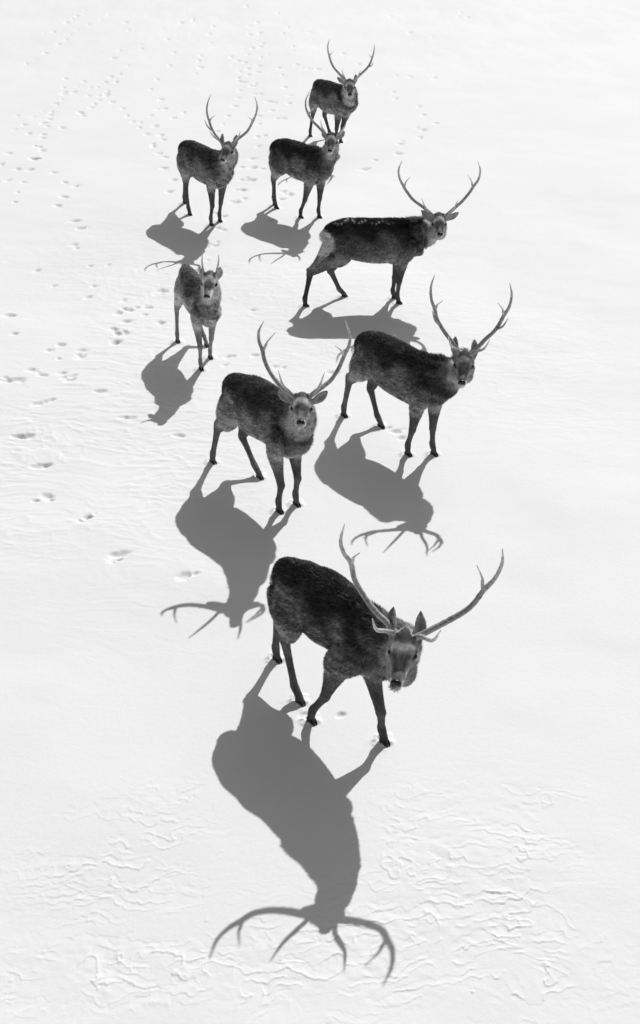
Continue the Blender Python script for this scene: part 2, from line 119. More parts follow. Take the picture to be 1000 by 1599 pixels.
FOOT = [[-3.77, 14.05, 1.6], [-3.34, 13.38, 1.9], [-3.34, 12.52, 2.2], [-3.04, 11.8, 1.4], [-2.82, 11.14, 1.5], [-2.93, 11.06, 0.8], [-2.35, 10.72, 1.4], [-2.4, 10.65, 0.5], [-1.93, 10.03, 1.8], [-1.96, 9.9, 0.6], [-1.27, 9.66, 1.5], [-1.59, 12.54, 1.1], [-2.25, 12.98, 1.3], [-2.68, 13.72, 1.1], [-3.9, 14.03, 1.3], [-3.63, 14.36, 1.2], [-3.46, 14.19, 1.2], [-3.23, 14.26, 0.9], [-3.11, 14.05, 1.5], [-3.08, 14.17, 0.8], [-3.1, 14.98, 1.1], [-3.08, 14.76, 1.2], [-3.55, 14.98, 1.1], [-3.41, 15.17, 1.1], [-3.36, 14.71, 0.6], [-4.08, 15.54, 0.9], [-4.31, 16.22, 1.1], [-2.78, 15.71, 1.1], [-2.74, 15.58, 1.3], [-2.66, 15.54, 1.1], [-2.66, 15.99, 1.1], [-2.81, 16.31, 1.5], [-2.67, 16.43, 1.4], [-2.59, 16.53, 0.6], [-2.82, 16.8, 1.1], [-2.44, 16.53, 1.1], [-2.44, 16.24, 0.9], [-2.17, 15.94, 1.2], [-3.33, 16.93, 1.0], [-3.32, 17.37, 1.0], [-3.92, 17.39, 1.0], [-4.3, 18.07, 1.0], [-3.51, 18.24, 1.0], [-3.25, 18.27, 0.8], [-2.31, 17.16, 1.4], [-2.35, 17.06, 1.1], [-2.68, 15.25, 1.1], [-2.73, 15.25, 1.0], [0.16, 7.71, 0.5], [-0.12, 7.71, 0.9], [-1.12, 14.8, 1.2], [-1.2, 14.52, 1.0], [-0.58, 14.46, 1.0], [-0.46, 14.44, 0.9], [-0.83, 14.82, 1.1], [0.18, 14.28, 1.2], [-0.94, 16.41, 0.9], [0.87, 12.67, 1.6], [0.92, 12.51, 0.8], [-1.68, 19.17, 1.5], [-1.78, 19.23, 0.8], [-1.64, 19.32, 0.8], [-1.76, 18.48, 0.9], [-3.92, 19.23, 1.1], [-3.85, 19.07, 1.1], [-3.94, 20.07, 1.0], [-4.12, 20.44, 1.0], [-4.56, 21.3, 1.0], [-4.53, 21.79, 1.0], [-4.43, 22.46, 1.0], [-4.67, 22.67, 1.0], [-5.01, 23.3, 1.0], [-5.52, 24.28, 1.0], [-5.51, 24.89, 1.0], [-5.62, 25.14, 0.8], [-6.04, 26.21, 1.0], [-5.73, 26.1, 1.0], [-5.9, 27.08, 1.0], [-5.46, 26.69, 1.0], [-5.9, 27.82, 1.0], [-6.61, 27.76, 1.0], [-6.1, 23.87, 1.0], [-5.75, 22.79, 1.0], [-5.75, 23.56, 1.0], [-6.13, 24.65, 1.0], [-5.52, 24.28, 1.3], [-5.3, 28.06, 1.0], [-5.25, 28.0, 0.8], [-5.1, 28.85, 1.0], [-5.34, 29.68, 1.0], [-5.12, 29.68, 1.0], [-4.96, 29.62, 1.0], [-4.95, 29.81, 1.2], [-5.26, 30.91, 1.0], [-5.22, 31.12, 1.0], [-5.12, 31.7, 1.0], [-5.39, 33.98, 1.0], [-5.33, 35.01, 1.0], [-5.3, 36.76, 1.0], [-4.84, 35.19, 1.0], [-5.55, 37.95, 1.0], [-5.79, 39.21, 1.0], [-4.26, 36.57, 1.0], [-4.44, 35.82, 1.0], [-4.04, 37.05, 1.0], [-3.68, 37.15, 1.0], [-3.65, 29.29, 1.0], [-3.58, 28.36, 1.0], [-3.46, 28.42, 1.0], [-3.16, 27.59, 1.0], [-3.49, 26.85, 1.0], [-3.29, 26.1, 1.0], [-3.21, 25.74, 1.0], [-3.35, 25.24, 1.0], [-3.03, 24.42, 1.0], [-2.97, 23.65, 1.0], [-2.71, 22.87, 1.0], [-2.71, 22.1, 1.0], [-3.7, 27.76, 1.0], [-3.85, 27.13, 0.8], [-3.01, 28.06, 0.9], [-3.83, 39.87, 1.0], [-3.74, 39.0, 1.0], [-3.18, 36.48, 1.0], [-3.15, 38.57, 1.0], [-3.03, 39.0, 1.0], [-3.07, 40.1, 1.0], [-2.34, 42.1, 1.0], [-2.0, 37.25, 1.0], [-2.07, 38.57, 1.0], [-1.87, 39.21, 1.0], [-1.74, 37.55, 1.0], [-1.59, 36.01, 1.0], [-2.06, 35.28, 1.0], [-1.93, 33.49, 1.0], [-2.34, 34.23, 1.0], [-2.25, 33.32, 1.0], [-2.13, 33.73, 1.0], [-2.02, 32.38, 1.0], [-1.96, 31.56, 1.2], [-1.94, 31.19, 1.0], [-1.61, 30.7, 1.0], [-1.52, 29.81, 1.0], [-1.4, 29.81, 1.0], [-1.37, 34.4, 1.0], [-1.05, 32.69, 1.0], [-0.95, 31.85, 1.0], [-0.84, 30.49, 1.0], [-0.71, 29.68, 1.0], [-0.71, 28.91, 1.0], [-0.85, 27.53, 1.3], [-1.07, 28.24, 1.0], [-1.05, 29.04, 1.0], [-1.15, 29.1, 1.0], [-0.82, 20.41, 0.8], [-1.14, 26.05, 1.0], [-1.22, 25.24, 1.0], [-1.28, 25.95, 1.0], [-1.31, 24.33, 1.0], [-1.09, 23.6, 1.0], [-1.28, 23.73, 1.3], [-1.48, 23.73, 0.8], [-1.43, 22.22, 1.2], [-1.46, 21.45, 1.4], [-1.34, 21.64, 0.9], [-1.27, 22.87, 1.3], [-1.44, 22.87, 1.0], [-1.34, 23.0, 0.6], [-0.66, 22.1, 1.0], [-0.55, 21.91, 1.2], [-0.68, 21.6, 1.0], [-1.63, 20.62, 1.0], [-1.68, 20.0, 1.1], [-1.58, 19.9, 1.0], [-1.77, 20.79, 0.8], [-1.29, 40.9, 1.0], [-0.28, 37.75, 1.0], [-0.62, 38.68, 1.0], [0.41, 42.6, 1.0], [0.61, 34.58, 1.0], [0.65, 33.9, 1.0], [0.98, 33.16, 1.0], [1.33, 31.56, 1.0], [1.41, 30.84, 1.0], [1.71, 30.01, 1.0], [1.75, 29.36, 1.0], [2.21, 28.6, 1.0], [2.26, 27.82, 1.0], [2.48, 27.08, 1.1], [2.17, 26.53, 1.0], [2.07, 25.95, 1.0], [1.68, 25.64, 1.0], [1.63, 25.39, 1.0], [1.53, 24.7, 1.0], [1.08, 24.23, 1.0], [0.83, 23.6, 1.3], [2.05, 26.74, 0.7], [2.15, 40.33, 1.0], [4.21, 40.44, 1.0], [4.49, 40.21, 1.0], [4.37, 41.02, 1.0], [2.57, 37.55, 1.3], [3.17, 37.05, 1.3], [2.77, 31.56, 1.3], [2.22, 31.7, 1.0], [1.89, 31.78, 1.0], [-0.27, 32.53, 1.3], [-0.08, 32.46, 1.3], [-0.45, 32.53, 1.0], [-5.34, 21.46, 0.8], [-5.41, 22.01, 0.7], [-5.45, 22.68, 0.8], [-5.49, 23.52, 1.0], [-5.62, 24.29, 0.7], [-5.71, 25.22, 0.7], [-5.7, 25.84, 1.0], [-5.78, 26.77, 0.7], [-5.84, 27.43, 0.8], [-5.91, 28.09, 0.9], [-5.94, 28.84, 0.8], [-6.0, 29.82, 0.8], [-6.08, 30.53, 1.0], [-6.23, 31.53, 1.0], [-7.81, 37.31, 0.9], [-7.65, 37.69, 0.9], [-7.65, 38.22, 0.8], [-7.55, 38.68, 0.9], [-7.54, 39.23, 1.0], [-7.48, 39.87, 0.7], [-7.43, 40.36, 0.9], [-7.3, 40.84, 0.8], [-7.32, 41.46, 1.0], [-5.18, 27.73, 0.8], [-5.12, 28.52, 0.7], [-5.05, 29.17, 0.9], [-5.0, 30.14, 0.7], [-4.92, 31.09, 0.7], [-4.98, 32.02, 1.0], [-4.86, 33.08, 0.9], [-4.9, 34.52, 0.8], [-4.92, 35.78, 0.9], [-7.63, 32.85, 0.7], [-7.53, 33.25, 0.8], [-7.4, 33.8, 0.8], [-7.3, 34.58, 1.0], [-7.29, 35.17, 0.9], [-7.17, 35.86, 0.9], [-7.08, 36.57, 0.7], [-7.08, 37.29, 0.9], [-7.0, 38.05, 0.9], [-6.84, 38.89, 0.8], [-6.59, 39.74, 0.9], [-6.47, 40.76, 1.0], [-3.99, 30.3, 0.7], [-3.98, 31.4, 0.7], [-3.84, 32.1, 0.9], [-3.84, 33.03, 0.8], [-3.81, 33.81, 0.9], [-3.9, 34.72, 0.7], [-3.98, 35.56, 0.7], [-4.08, 36.64, 0.9], [-4.07, 37.62, 0.9], [-4.08, 39.24, 0.8], [-4.15, 40.76, 0.9], [-3.12, 32.01, 0.8], [-3.04, 32.8, 1.0], [-3.14, 33.62, 0.7], [-3.16, 34.27, 0.9], [-3.1, 35.01, 1.0], [-3.03, 35.97, 0.9], [-3.15, 37.41, 0.9], [-3.18, 38.35, 1.0], [-3.14, 39.59, 0.8], [-2.13, 25.81, 0.8], [-2.13, 26.4, 0.9], [-2.07, 27.04, 0.7], [-2.01, 27.75, 0.9], [-1.91, 28.66, 0.8], [-1.89, 29.44, 1.0], [-1.89, 30.24, 0.8], [-1.84, 31.11, 0.8], [-1.79, 31.95, 0.9], [-1.82, 32.68, 0.9], [-1.83, 33.32, 0.7], [-1.91, 34.61, 0.8], [-1.84, 35.34, 0.7], [-1.31, 27.04, 1.0], [-1.34, 27.73, 0.8], [-1.38, 28.44, 0.9], [-1.52, 29.42, 0.9], [-1.53, 30.27, 0.8], [-1.54, 30.95, 0.9], [-1.59, 31.57, 0.8], [-1.56, 32.27, 0.9], [-1.56, 33.04, 0.9], [-1.55, 34.11, 0.9], [-1.64, 34.78, 0.8], [-1.64, 35.61, 0.7], [-1.69, 36.31, 0.8], [-1.75, 37.66, 1.0], [-5.53, 37.01, 0.8], [-5.37, 37.45, 0.9], [-5.1, 37.76, 1.0], [-4.85, 38.07, 0.9], [-4.57, 38.32, 0.8], [-4.44, 38.8, 0.9], [-4.16, 39.25, 0.9], [-3.83, 39.55, 0.8], [-0.6, 33.02, 0.9], [-0.7, 34.03, 0.7], [-0.69, 34.8, 0.8], [-0.73, 35.47, 0.7], [-0.84, 36.64, 1.0], [-0.94, 37.77, 0.8], [-0.95, 38.42, 0.9], [-0.99, 39.48, 0.9], [-1.14, 40.16, 0.8], [-6.42, 26.53, 0.9], [-6.31, 26.94, 0.9], [-6.24, 27.62, 0.9], [-6.15, 28.18, 0.7], [-6.04, 28.87, 0.8], [-5.9, 29.25, 0.8], [-5.78, 30.02, 0.9], [-5.82, 30.73, 0.7], [-5.74, 31.19, 0.7], [-5.75, 32.09, 0.7], [-3.17, 24.69, 0.9], [-3.37, 25.4, 0.8], [-3.6, 26.17, 0.8], [-3.82, 26.71, 0.7], [-4.02, 27.22, 0.8], [-4.2, 27.75, 0.9], [-4.41, 28.41, 0.8], [-4.72, 29.01, 1.0], [-4.98, 29.68, 0.9], [-5.27, 30.55, 0.7], [-1.06, 37.39, 0.8], [-1.0, 38.04, 0.7], [-0.98, 38.66, 0.7], [-0.8, 39.49, 0.8], [-0.65, 39.97, 0.8], [-0.54, 40.44, 0.7], [-0.31, 41.12, 0.7], [-5.96, 29.85, 0.9], [-5.95, 30.04, 0.9], [-5.78, 30.26, 0.7], [-5.48, 30.47, 0.8], [-5.27, 30.64, 0.8], [-5.15, 30.86, 0.8], [-4.93, 31.13, 0.9], [-4.97, 31.39, 0.7]]
HOOVES = []       # filled from the deer data: snow dented round every hoof
def blob(X, Y, cx, cy, rx, ry):
    return np.exp(-(((X-cx)/rx)**2+((Y-cy)/ry)**2))
def snow_height(X, Y):
    h = .035*fbm(X*.12, Y*.10, 3, 3)*sstep(34, 20, Y) + .008*fbm(X*.7+5, Y*.9, 11, 3)*sstep(40, 18, Y)
    for d_ in DATA.values():
        h = h*(1-np.exp(-(((X-d_['c'][0])**2+(Y-d_['c'][1])**2)/1.5**2)**2))
    far = sstep(26, 34, Y)
    h += far*(.022*fbm(X*.35, Y*.16+3, 71, 5, .55))
    # fine wind ripples, wavy and roughly across the view
    wx = X+.30*fbm(X*.8, Y*.8, 21, 3); wy = Y+.10*X+.10*fbm(X*1.4+4, Y*2.2, 22, 3)
    r1 = 1-np.abs(fbm(wx*2.3, wy*7.0, 23, 3, .55)); r2 = 1-np.abs(fbm(wx*4.6+9, wy*11.5, 27, 2, .5))
    rmask = (1.1*blob(X, Y, -2.6, 12.2, 1.9, 2.6)+.8*blob(X, Y, -.9, 15.6, 2.6, 3.0)+.5*blob(X, Y, 2.8, 14.6, 1.4, 2.4)+.6*blob(X, Y, -3.4, 17.5, 2.4, 3.6)
             +.45*blob(X, Y, .8, 19.5, 3.0, 2.6))
    rmask = np.clip(rmask, 0, 1)*(.35+.65*sstep(-.6, .3, fbm(X*.8, Y*.8, 24, 2)))
    h += (.0060*np.clip(r1, 0, 1)**2.5+.0036*np.clip(r2, 0, 1)**2)*rmask
    # broken wind crust near the camera: low scarps dropping toward the viewer
    for lay, (fq, amp, sd0) in enumerate(((8.2, .0088, 41), (12.4, .0058, 141))):
        g = (-Y*fq+.9*X+1.7*fbm(X*1.1, Y*2.0, sd0, 3)+.62*fbm(X*4.6, Y*4.6, sd0+1, 3, .62)+.20*fbm(X*19, Y*15, sd0+2, 2))
        fl_ = np.floor(g); fr = g-fl_
        saw = np.where(fr < .92, .45*(fr/.92)+.55*(fr/.92)**7, (1-fr)/.08)
        seg = sstep(.05, .30, fbm(X*4.6+fl_*7.7, Y*1.2, sd0+4, 3)-.02)
        cm = np.clip(blob(X, Y, -1.35, 6.15, .62, .42)+blob(X, Y, .95, 6.05, .68, .80)+blob(X, Y, -.9, 5.25, 1.4, .36)+.9*blob(X, Y, .9, 5.3, .9, .4)+.5*blob(X, Y, -.95, 6.8, .4, .22)+.5*blob(X, Y, 1.6, 6.6, .45, .35), 0, 1)
        cm = cm*sstep(-.40, .10, fbm(X*1.7+2+lay, Y*2.1, sd0+5, 3)+.35*cm)
        h += amp*(saw-.3)*seg*cm
    h += .0016*fbm(X*9, Y*14, 90, 3)*cm
    return h
def build_snow():
    # rows follow the distance, columns fan out: fine where the photograph looks, coarse to the horizon
    dep = np.linspace(math.radians(30.9+23.6), math.radians(30.9-23.2), NROW)
    yn = CAM_H/np.tan(dep)
    ynear = np.linspace(-60, yn[0], 26)[:-1]
    yfar = yn[-1]*np.exp(np.linspace(0, 1, 40)[1:]*math.log(2200/yn[-1]))
    ys = np.concatenate([ynear, yn, yfar])
    u = np.linspace(-1, 1, NCOL); half = .33
    out = np.linspace(0, 1, 24)[1:]**2
    us = np.concatenate([-(half+out[::-1]*12), u*half, half+out*12])
    dist = np.sqrt(np.maximum(ys, 3.2)**2+CAM_H**2)
    Y = np.repeat(ys[:, None], len(us), 1); X = us[None, :]*dist[:, None]
    Z = snow_height(X, Y)
    near = (np.abs(X) < 12) & (Y > 3) & (Y < 48)
    # footprints: small pits with a raised far lip
    for i, (fx, fy, s) in enumerate(FOOT):
        r0 = np.searchsorted(ys, fy-.6); r1 = np.searchsorted(ys, fy+.6)
        c0 = np.searchsorted(us, (fx-.6)/math.hypot(fy, CAM_H)); c1 = np.searchsorted(us, (fx+.6)/math.hypot(fy, CAM_H))
        x = X[r0:r1, c0:c1]-fx; y = Y[r0:r1, c0:c1]-fy
        a = rng.uniform(-.5, .9); n = 1 if s < 1.2 else 2
        z = Z[r0:r1, c0:c1]
        for q in range(n):
            ox, oy = (0, 0) if q == 0 else (rng.uniform(-.07, .09)*s, rng.uniform(-.05, .07)*s)
            ss = (.050 if q == 0 else .030)*s**.8*rng.uniform(.85, 1.15)
            if fy > 20: ss *= 1.15
            cx, cy = (x-ox)*math.cos(a)+(y-oy)*math.sin(a), -(x-ox)*math.sin(a)+(y-oy)*math.cos(a)
            wob = 1+.42*vnoise(x*11+i*3.1, y*11+q, 51)+.2*vnoise(x*26+i, y*26, 52)
            rr = np.sqrt((cx/1.45)**2+(cy/.95)**2)/(ss*wob)
            dpt = (.020+.005*s) * (.8 if q else 1) * (1.0 if fy < 15 else (1.3 if fy < 20 else 1.9))
            z += -dpt*(1-sstep(.15, 1.22, rr))
    for (fx, fy) in HOOVES:
        r0 = np.searchsorted(ys, fy-.7); r1 = np.searchsorted(ys, fy+.7)
        c0 = np.searchsorted(us, (fx-.8)/math.hypot(fy, CAM_H)); c1 = np.searchsorted(us, (fx+.8)/math.hypot(fy, CAM_H))
        x = X[r0:r1, c0:c1]-fx; y = Y[r0:r1, c0:c1]-fy
        base = snow_height(np.array([[fx]]), np.array([[fy]]))[0, 0]
        rr = np.sqrt(x**2+y**2); w = 1-sstep(.06, .5, rr)
        Z[r0:r1, c0:c1] += -(base-.0)*w*.9*0
        rr2 = np.sqrt((x+.015)**2+(y-.02)**2)*(1+.2*vnoise(x*20, y*20, 61))
        Z[r0:r1, c0:c1] += +.017*np.exp(-((rr2-.055)/.030)**2)*(1+.6*vnoise(x*45, y*45, 62))
    Z = np.where(Y > 45, Z*np.exp(-(Y-45)/60)+0*Z, Z)
    nr, nc = X.shape
    co = np.stack([X, Y, Z], -1).reshape(-1, 3).astype(np.float32)
    i = np.arange(nr-1)[:, None]*nc+np.arange(nc-1)[None, :]
    q = np.stack([i, i+1, i+nc+1, i+nc], -1).reshape(-1, 4)
    me = np_mesh('snow_ground', co, q, 4); me.materials.append(M['snow'])
    me.shade_smooth() if hasattr(me, 'shade_smooth') else None
    o = bpy.data.objects.new('snow_ground', me); C.objects.link(o); o['kind'] = 'structure'
    o['label'] = 'smooth sunlit white snow field with hoof prints, fine ripples and broken wind crust'
    return o
def np_mesh(name, co, faces, n):
    me = bpy.data.meshes.new(name); nv, nf = len(co), len(faces)
    me.vertices.add(nv); me.vertices.foreach_set('co', co.astype(np.float32).ravel())
    me.loops.add(nf*n); me.loops.foreach_set('vertex_index', faces.astype(np.int32).ravel())
    me.polygons.add(nf); me.polygons.foreach_set('loop_start', np.arange(0, nf*n, n, dtype=np.int32))
    me.update(calc_edges=True); return me
# ------------------------------------------------------------------ deer
def catmull(pts, n):
    pts = np.array(pts, float); P = np.vstack([2*pts[0]-pts[1], pts, 2*pts[-1]-pts[-2]]); out = []
    for i in range(1, len(P)-2):
        for t in np.linspace(0, 1, n, endpoint=False):
            a, b, c, d = P[i-1], P[i], P[i+1], P[i+2]
            out.append(.5*((2*b)+(-a+c)*t+(2*a-5*b+4*c-d)*t*t+(-a+3*b-3*c+d)*t**3))
    out.append(P[-2]); return np.array(out)
def loft(bm, st, side=(1, 0, 0), n=5, seg=18, caps=True, raw=False, egg=0.0):
    """st rows: x y z rside rother [sx sy sz]; elliptical closed tube through the stations"""
    st = np.array(st, float); Q = catmull(st, n) if not raw else st
    c = Q[:, :3]; r = np.maximum(Q[:, 3:5], .0015)
    T = np.gradient(c, axis=0); T /= np.linalg.norm(T, axis=1)[:, None]+1e-9
    rows = []
    def ring(p, t, ra, rb, s):
        s = s-t*(s@t); s /= np.linalg.norm(s)+1e-9; u = np.cross(s, t)
        return [bm.verts.new(tuple(p+s*ra*math.cos(a)*(1-egg*max(0, (u*rb*math.sin(a))[2]/rb)**1.5)+u*rb*math.sin(a))) for a in np.linspace(0, 2*math.pi, seg, endpoint=False)]
    def S(i): return Q[i, 5:8] if Q.shape[1] >= 8 else np.array(side, float)
    m = len(c)
    if caps:
        for k in (1.0, .85, .5):
            q = math.sqrt(1-k*k); e = min(r[0])
            if k < 1.0 or True: rows.append(ring(c[0]-T[0]*e*k, T[0], max(r[0, 0]*q, 1e-4), max(r[0, 1]*q, 1e-4), S(0)))
    for i in range(m): rows.append(ring(c[i], T[i], r[i, 0], r[i, 1], S(i)))
    if caps:
        for k in (.5, .85, 1.0):
            q = math.sqrt(1-k*k); e = min(r[-1]); rows.append(ring(c[-1]+T[-1]*e*k, T[-1], max(r[-1, 0]*q, 1e-4), max(r[-1, 1]*q, 1e-4), S(m-1)))
    for a, b in zip(rows[:-1], rows[1:]):
        for j in range(seg): bm.faces.new((a[j], a[(j+1) % seg], b[(j+1) % seg], b[j]))
    bm.faces.new(rows[0][::-1]); bm.faces.new(rows[-1])
def ellipsoid(bm, c, r, R=None, seg=20):
    mat = Matrix.Translation(Vector(c)) @ (Matrix(R).to_4x4() if R is not None else Matrix()) @ Matrix.Diagonal((*r, 1))
    bmesh.ops.create_uvsphere(bm, u_segments=seg, v_segments=seg//2+2, radius=1, matrix=mat)
def link(name, me, mat, parent):
    me.materials.append(mat); o = bpy.data.objects.new(name, me); C.objects.link(o); o.parent = parent; return o
def bm_mesh(name, bm, smooth=True):
    bmesh.ops.recalc_face_normals(bm, faces=bm.faces); me = bpy.data.meshes.new(name); bm.to_mesh(me); bm.free()
    if smooth: me.polygons.foreach_set('use_smooth', [True]*len(me.polygons))
    return me
def remeshed(name, bm, voxel, it=5, fac=.5):
    me = bm_mesh('tmp', bm); o = bpy.data.objects.new('tmp', me); C.objects.link(o)
    r = o.modifiers.new('r', 'REMESH'); r.mode = 'VOXEL'; r.voxel_size = voxel; r.use_smooth_shade = True
    s = o.modifiers.new('s', 'SMOOTH'); s.factor = fac; s.iterations = it
    dg = bpy.context.evaluated_depsgraph_get(); dg.update()
    res = bpy.data.meshes.new_from_object(o.evaluated_get(dg)); res.name = name
    bpy.data.objects.remove(o); bpy.data.meshes.remove(me)
    res.polygons.foreach_set('use_smooth', [True]*len(res.polygons)); return res
def set_color(me, col):
    a = me.color_attributes.new('coat', 'FLOAT_COLOR', 'POINT')
    c = np.ones((len(me.vertices), 4), np.float32); c[:, :3] = col[:, None]; a.data.foreach_set('color', c.ravel())
def rot_local(yaw, pitch, roll):
    fw = np.array([math.cos(yaw)*math.cos(pitch), math.sin(yaw)*math.cos(pitch), math.sin(pitch)])
    rt = np.array([math.sin(yaw), -math.cos(yaw), 0]); up = np.cross(rt, fw)
    r2 = rt*math.cos(roll)+up*math.sin(roll); return np.stack([r2, fw, np.cross(r2, fw)], 1)
def lerp(a, b, t): return np.asarray(a)*(1-t)+np.asarray(b)*t
def ik(H, K, a, b, fwd=1):
    """joint between H and K in the fore-and-aft plane, bending forward (+y) or back"""
    H, K = np.array(H, float), np.array(K, float); d = K-H; L = np.linalg.norm(d); a, b = (a, b) if a+b > L*1.01 else (a*L*1.01/(a+b), b*L*1.01/(a+b))
    t = (a*a-b*b+L*L)/(2*L); h = math.sqrt(max(a*a-t*t, 0)); u = d/L
    n = np.array([0, 1, 0])*fwd; n = n-u*(n@u); n /= np.linalg.norm(n); return H+u*t+n*h
def make_deer(key, cfg):
    D = DATA[key]; P = {k: np.array(v) for k, v in D['P'].items()}; k = cfg.get('k', 1.0)
    root = bpy.data.objects.new('sika_deer', None); C.objects.link(root); root.empty_display_size = .3
    root.location = (D['c'][0], D['c'][1], 0); root.rotation_euler = (0, 0, D['yaw']-math.pi/2)
    root['label'] = cfg['label']; root['category'] = 'deer'; root['group'] = 'stags standing on the snow'
    yc = cfg.get('fat', 1.0); rr_ = cfg.get('rear', 0.0)
    tail, rump, wit, fl, br, bel, bel2, ch = [P[n] for n in ('tail', 'rump', 'withers', 'flank', 'brisket', 'belly', 'belly2', 'chest')]
    dz_b = np.array([0, -cfg.get('drop', 0.0)]); fl, bel, bel2 = fl+dz_b, bel+dz_b, bel2+dz_b*.7
    topx = [tail[0], lerp(tail, rump, .5)[0], rump[0], P['loin'][0], P['mid'][0], wit[0], wit[0]+.25]
    topz = [tail[1]+.0, lerp(tail, rump, .55)[1]+.02, rump[1], P['loin'][1], P['mid'][1], wit[1], wit[1]-.06]
    top = lambda y: float(np.interp(y, topx, topz))
    LX = {'8': (-.05, -.09, -.13, -.14, -.11, -.06), '7': (-.02, -.04, -.06, -.07, -.05, -.02)}.get(key, (0,)*6)
    latx = lambda y: float(np.interp(y, [tail[0]]+topx[2:6]+[ch[0]], LX))
    def sec(y, bot, w, dz=0):
        t = top(y)+dz; return [latx(y), y, (t+bot)/2, w*yc, (t-bot)/2]
    bm = bmesh.new()
    tor = [[latx(tail[0]), tail[0]+.085-rr_, tail[1]-.11, .07, .09], sec(tail[0]+.18-rr_, fl[1]+.18, .135), sec(rump[0]-.02, fl[1]+.09, .195),
           sec(fl[0]+.04, fl[1]+.02, .192), sec(bel[0], bel[1], .232), sec(bel2[0], bel2[1], .228), sec(lerp(bel2[0], br[0], .6), br[1]-.01, .182),
           sec(br[0]+.08, br[1]+.02, .155), [latx(br[0]+.1), lerp(br[0], ch[0], .6), ch[1]+.09, .14, .19], [latx(ch[0]), ch[0]-.05, ch[1]+.15, .10, .12]]
    loft(bm, tor, n=4, seg=32, egg=.14)
    # head frame
    hd = D['head']; s = hd['s']*cfg.get('hs', 1.0); R = rot_local(math.pi/2+hd['yaw'], hd['pitch'], hd['roll'])
    O = np.array([-hd['o'][1]*-1, hd['o'][0], hd['o'][2]])
    hw = lambda v: O+R@(np.asarray(v, float)*s)
    def hl(v): return O+R@np.asarray(v, float)
    # neck
    N0 = np.array([latx(wit[0]), wit[0]-.02, lerp(wit[1], br[1], .42)]); Ne = hw((0, -.10, -.035))
    P1 = N0+np.array([0, .22, cfg.get('nz', .09)]); P2 = Ne-R[:, 1]*.10+np.array([0, -.02, -.16])
    ts = np.linspace(0, 1, 7); nb = []
    hr = R[:, 0]
    for t in ts:
        c = (1-t)**3*N0+3*(1-t)**2*t*P1+3*(1-t)*t*t*P2+t**3*Ne
        rx = np.interp(t, [0, .35, .7, 1], [.165, .145, .120, .092])*cfg.get('neck', 1); ry = np.interp(t, [0, .35, .7, 1], [.25, .20, .165, .125])*cfg.get('neck', 1)
        sd_ = lerp([1, 0, 0], hr, sstep(0, 1, np.array(t))*1.0); nb.append([*c, rx, ry, *sd_])
    loft(bm, nb, n=4, seg=24); neck_c = np.array([q[:3] for q in nb]); neck_r = np.array([q[4] for q in nb])
    # head
    hs_ = [(-.145, .015, .06, .075), (-.09, .026, .084, .108), (-.04, .014, .094, .110), (.01, -.012, .091, .098), (.06, -.034, .074, .080), (.11, -.047, .058, .064),
           (.16, -.057, .052, .056), (.20, -.062, .050, .054), (.225, -.065, .042, .045)]
    loft(bm, [[*hw((0, f_, u_)), rx*s, ru*s, *R[:, 0]] for f_, u_, rx, ru in hs_], n=3, seg=22)
    loft(bm, [[*hw((0, f_, u_)), rx*s, ru*s, *R[:, 0]] for f_, u_, rx, ru in [(-.06, -.07, .07, .05), (.03, -.095, .055, .04), (.12, -.10, .036, .026), (.185, -.098, .026, .018)]], n=3, seg=16)
    for sg in (1, -1):
        ellipsoid(bm, hw((sg*.028, -.07+cfg.get('rfw', 0), -.125-.03*cfg.get('rfw', 0)/.06))+np.array([0, 0, -.02]), (.067*s, .085*s, .085*s*cfg.get('ruff', 1)), R)
        ellipsoid(bm, hw((sg*.072, -.012, .028)), (.026*s, .04*s, .022*s), R)
        ellipsoid(bm, hw((sg*.058, -.045, -.060)), (.044*s, .080*s, .066*s), R)
        loft(bm, [[*hw((sg*.04, -.045, .06)), .026*s, .026*s], [*hw((sg*.055, -.052, .105)), .026*s, .026*s]], n=3, seg=12)   # pedicle
    # ears, shallow cups grown out of the head
    ear_info = []
    for i, sg in enumerate((1, -1)):
        tp = np.array(D['earT'][i]); b = np.array([sg*.082, -.07, .035])*s; ax = tp-b; L = np.linalg.norm(ax); ax /= L
        nrm = np.array([sg*.45, .85, .1]); nrm -= ax*(nrm@ax); nrm /= np.linalg.norm(nrm); sdv = np.cross(ax, nrm)
        pr = [(0, .018, .018), (.18, .030, .016), (.4, .043, .012), (.62, .042, .010), (.82, .028, .009), (.98, .008, .007)]
        for off, bend in ((-.5, 1), (.5, 1)):
            pass
        for m_, (ofs, wd) in enumerate(((-.45, .62), (.45, .62), (0, .75))):
            q = [[*hl(b+ax*L*t+sdv*w*ofs*1.1*s+nrm*((abs(ofs)*w*.75)*s)), w*wd*s, th_*s, *(R@(sdv+nrm*ofs*1.2))] for t, w, th_ in pr]
            loft(bm, q, n=3, seg=12)
        ear_info.append((hl(b), R@ax, L, R@nrm, R@sdv))
    yl = min(yc, 1.0); kl = .84 if yc < .9 else 1.0
    def lg_loft(st, **kw):
        loft(bm, [[*q[:3], q[3]*kl, q[4]*kl] for q in st], **kw)
    # legs
    legs = {}
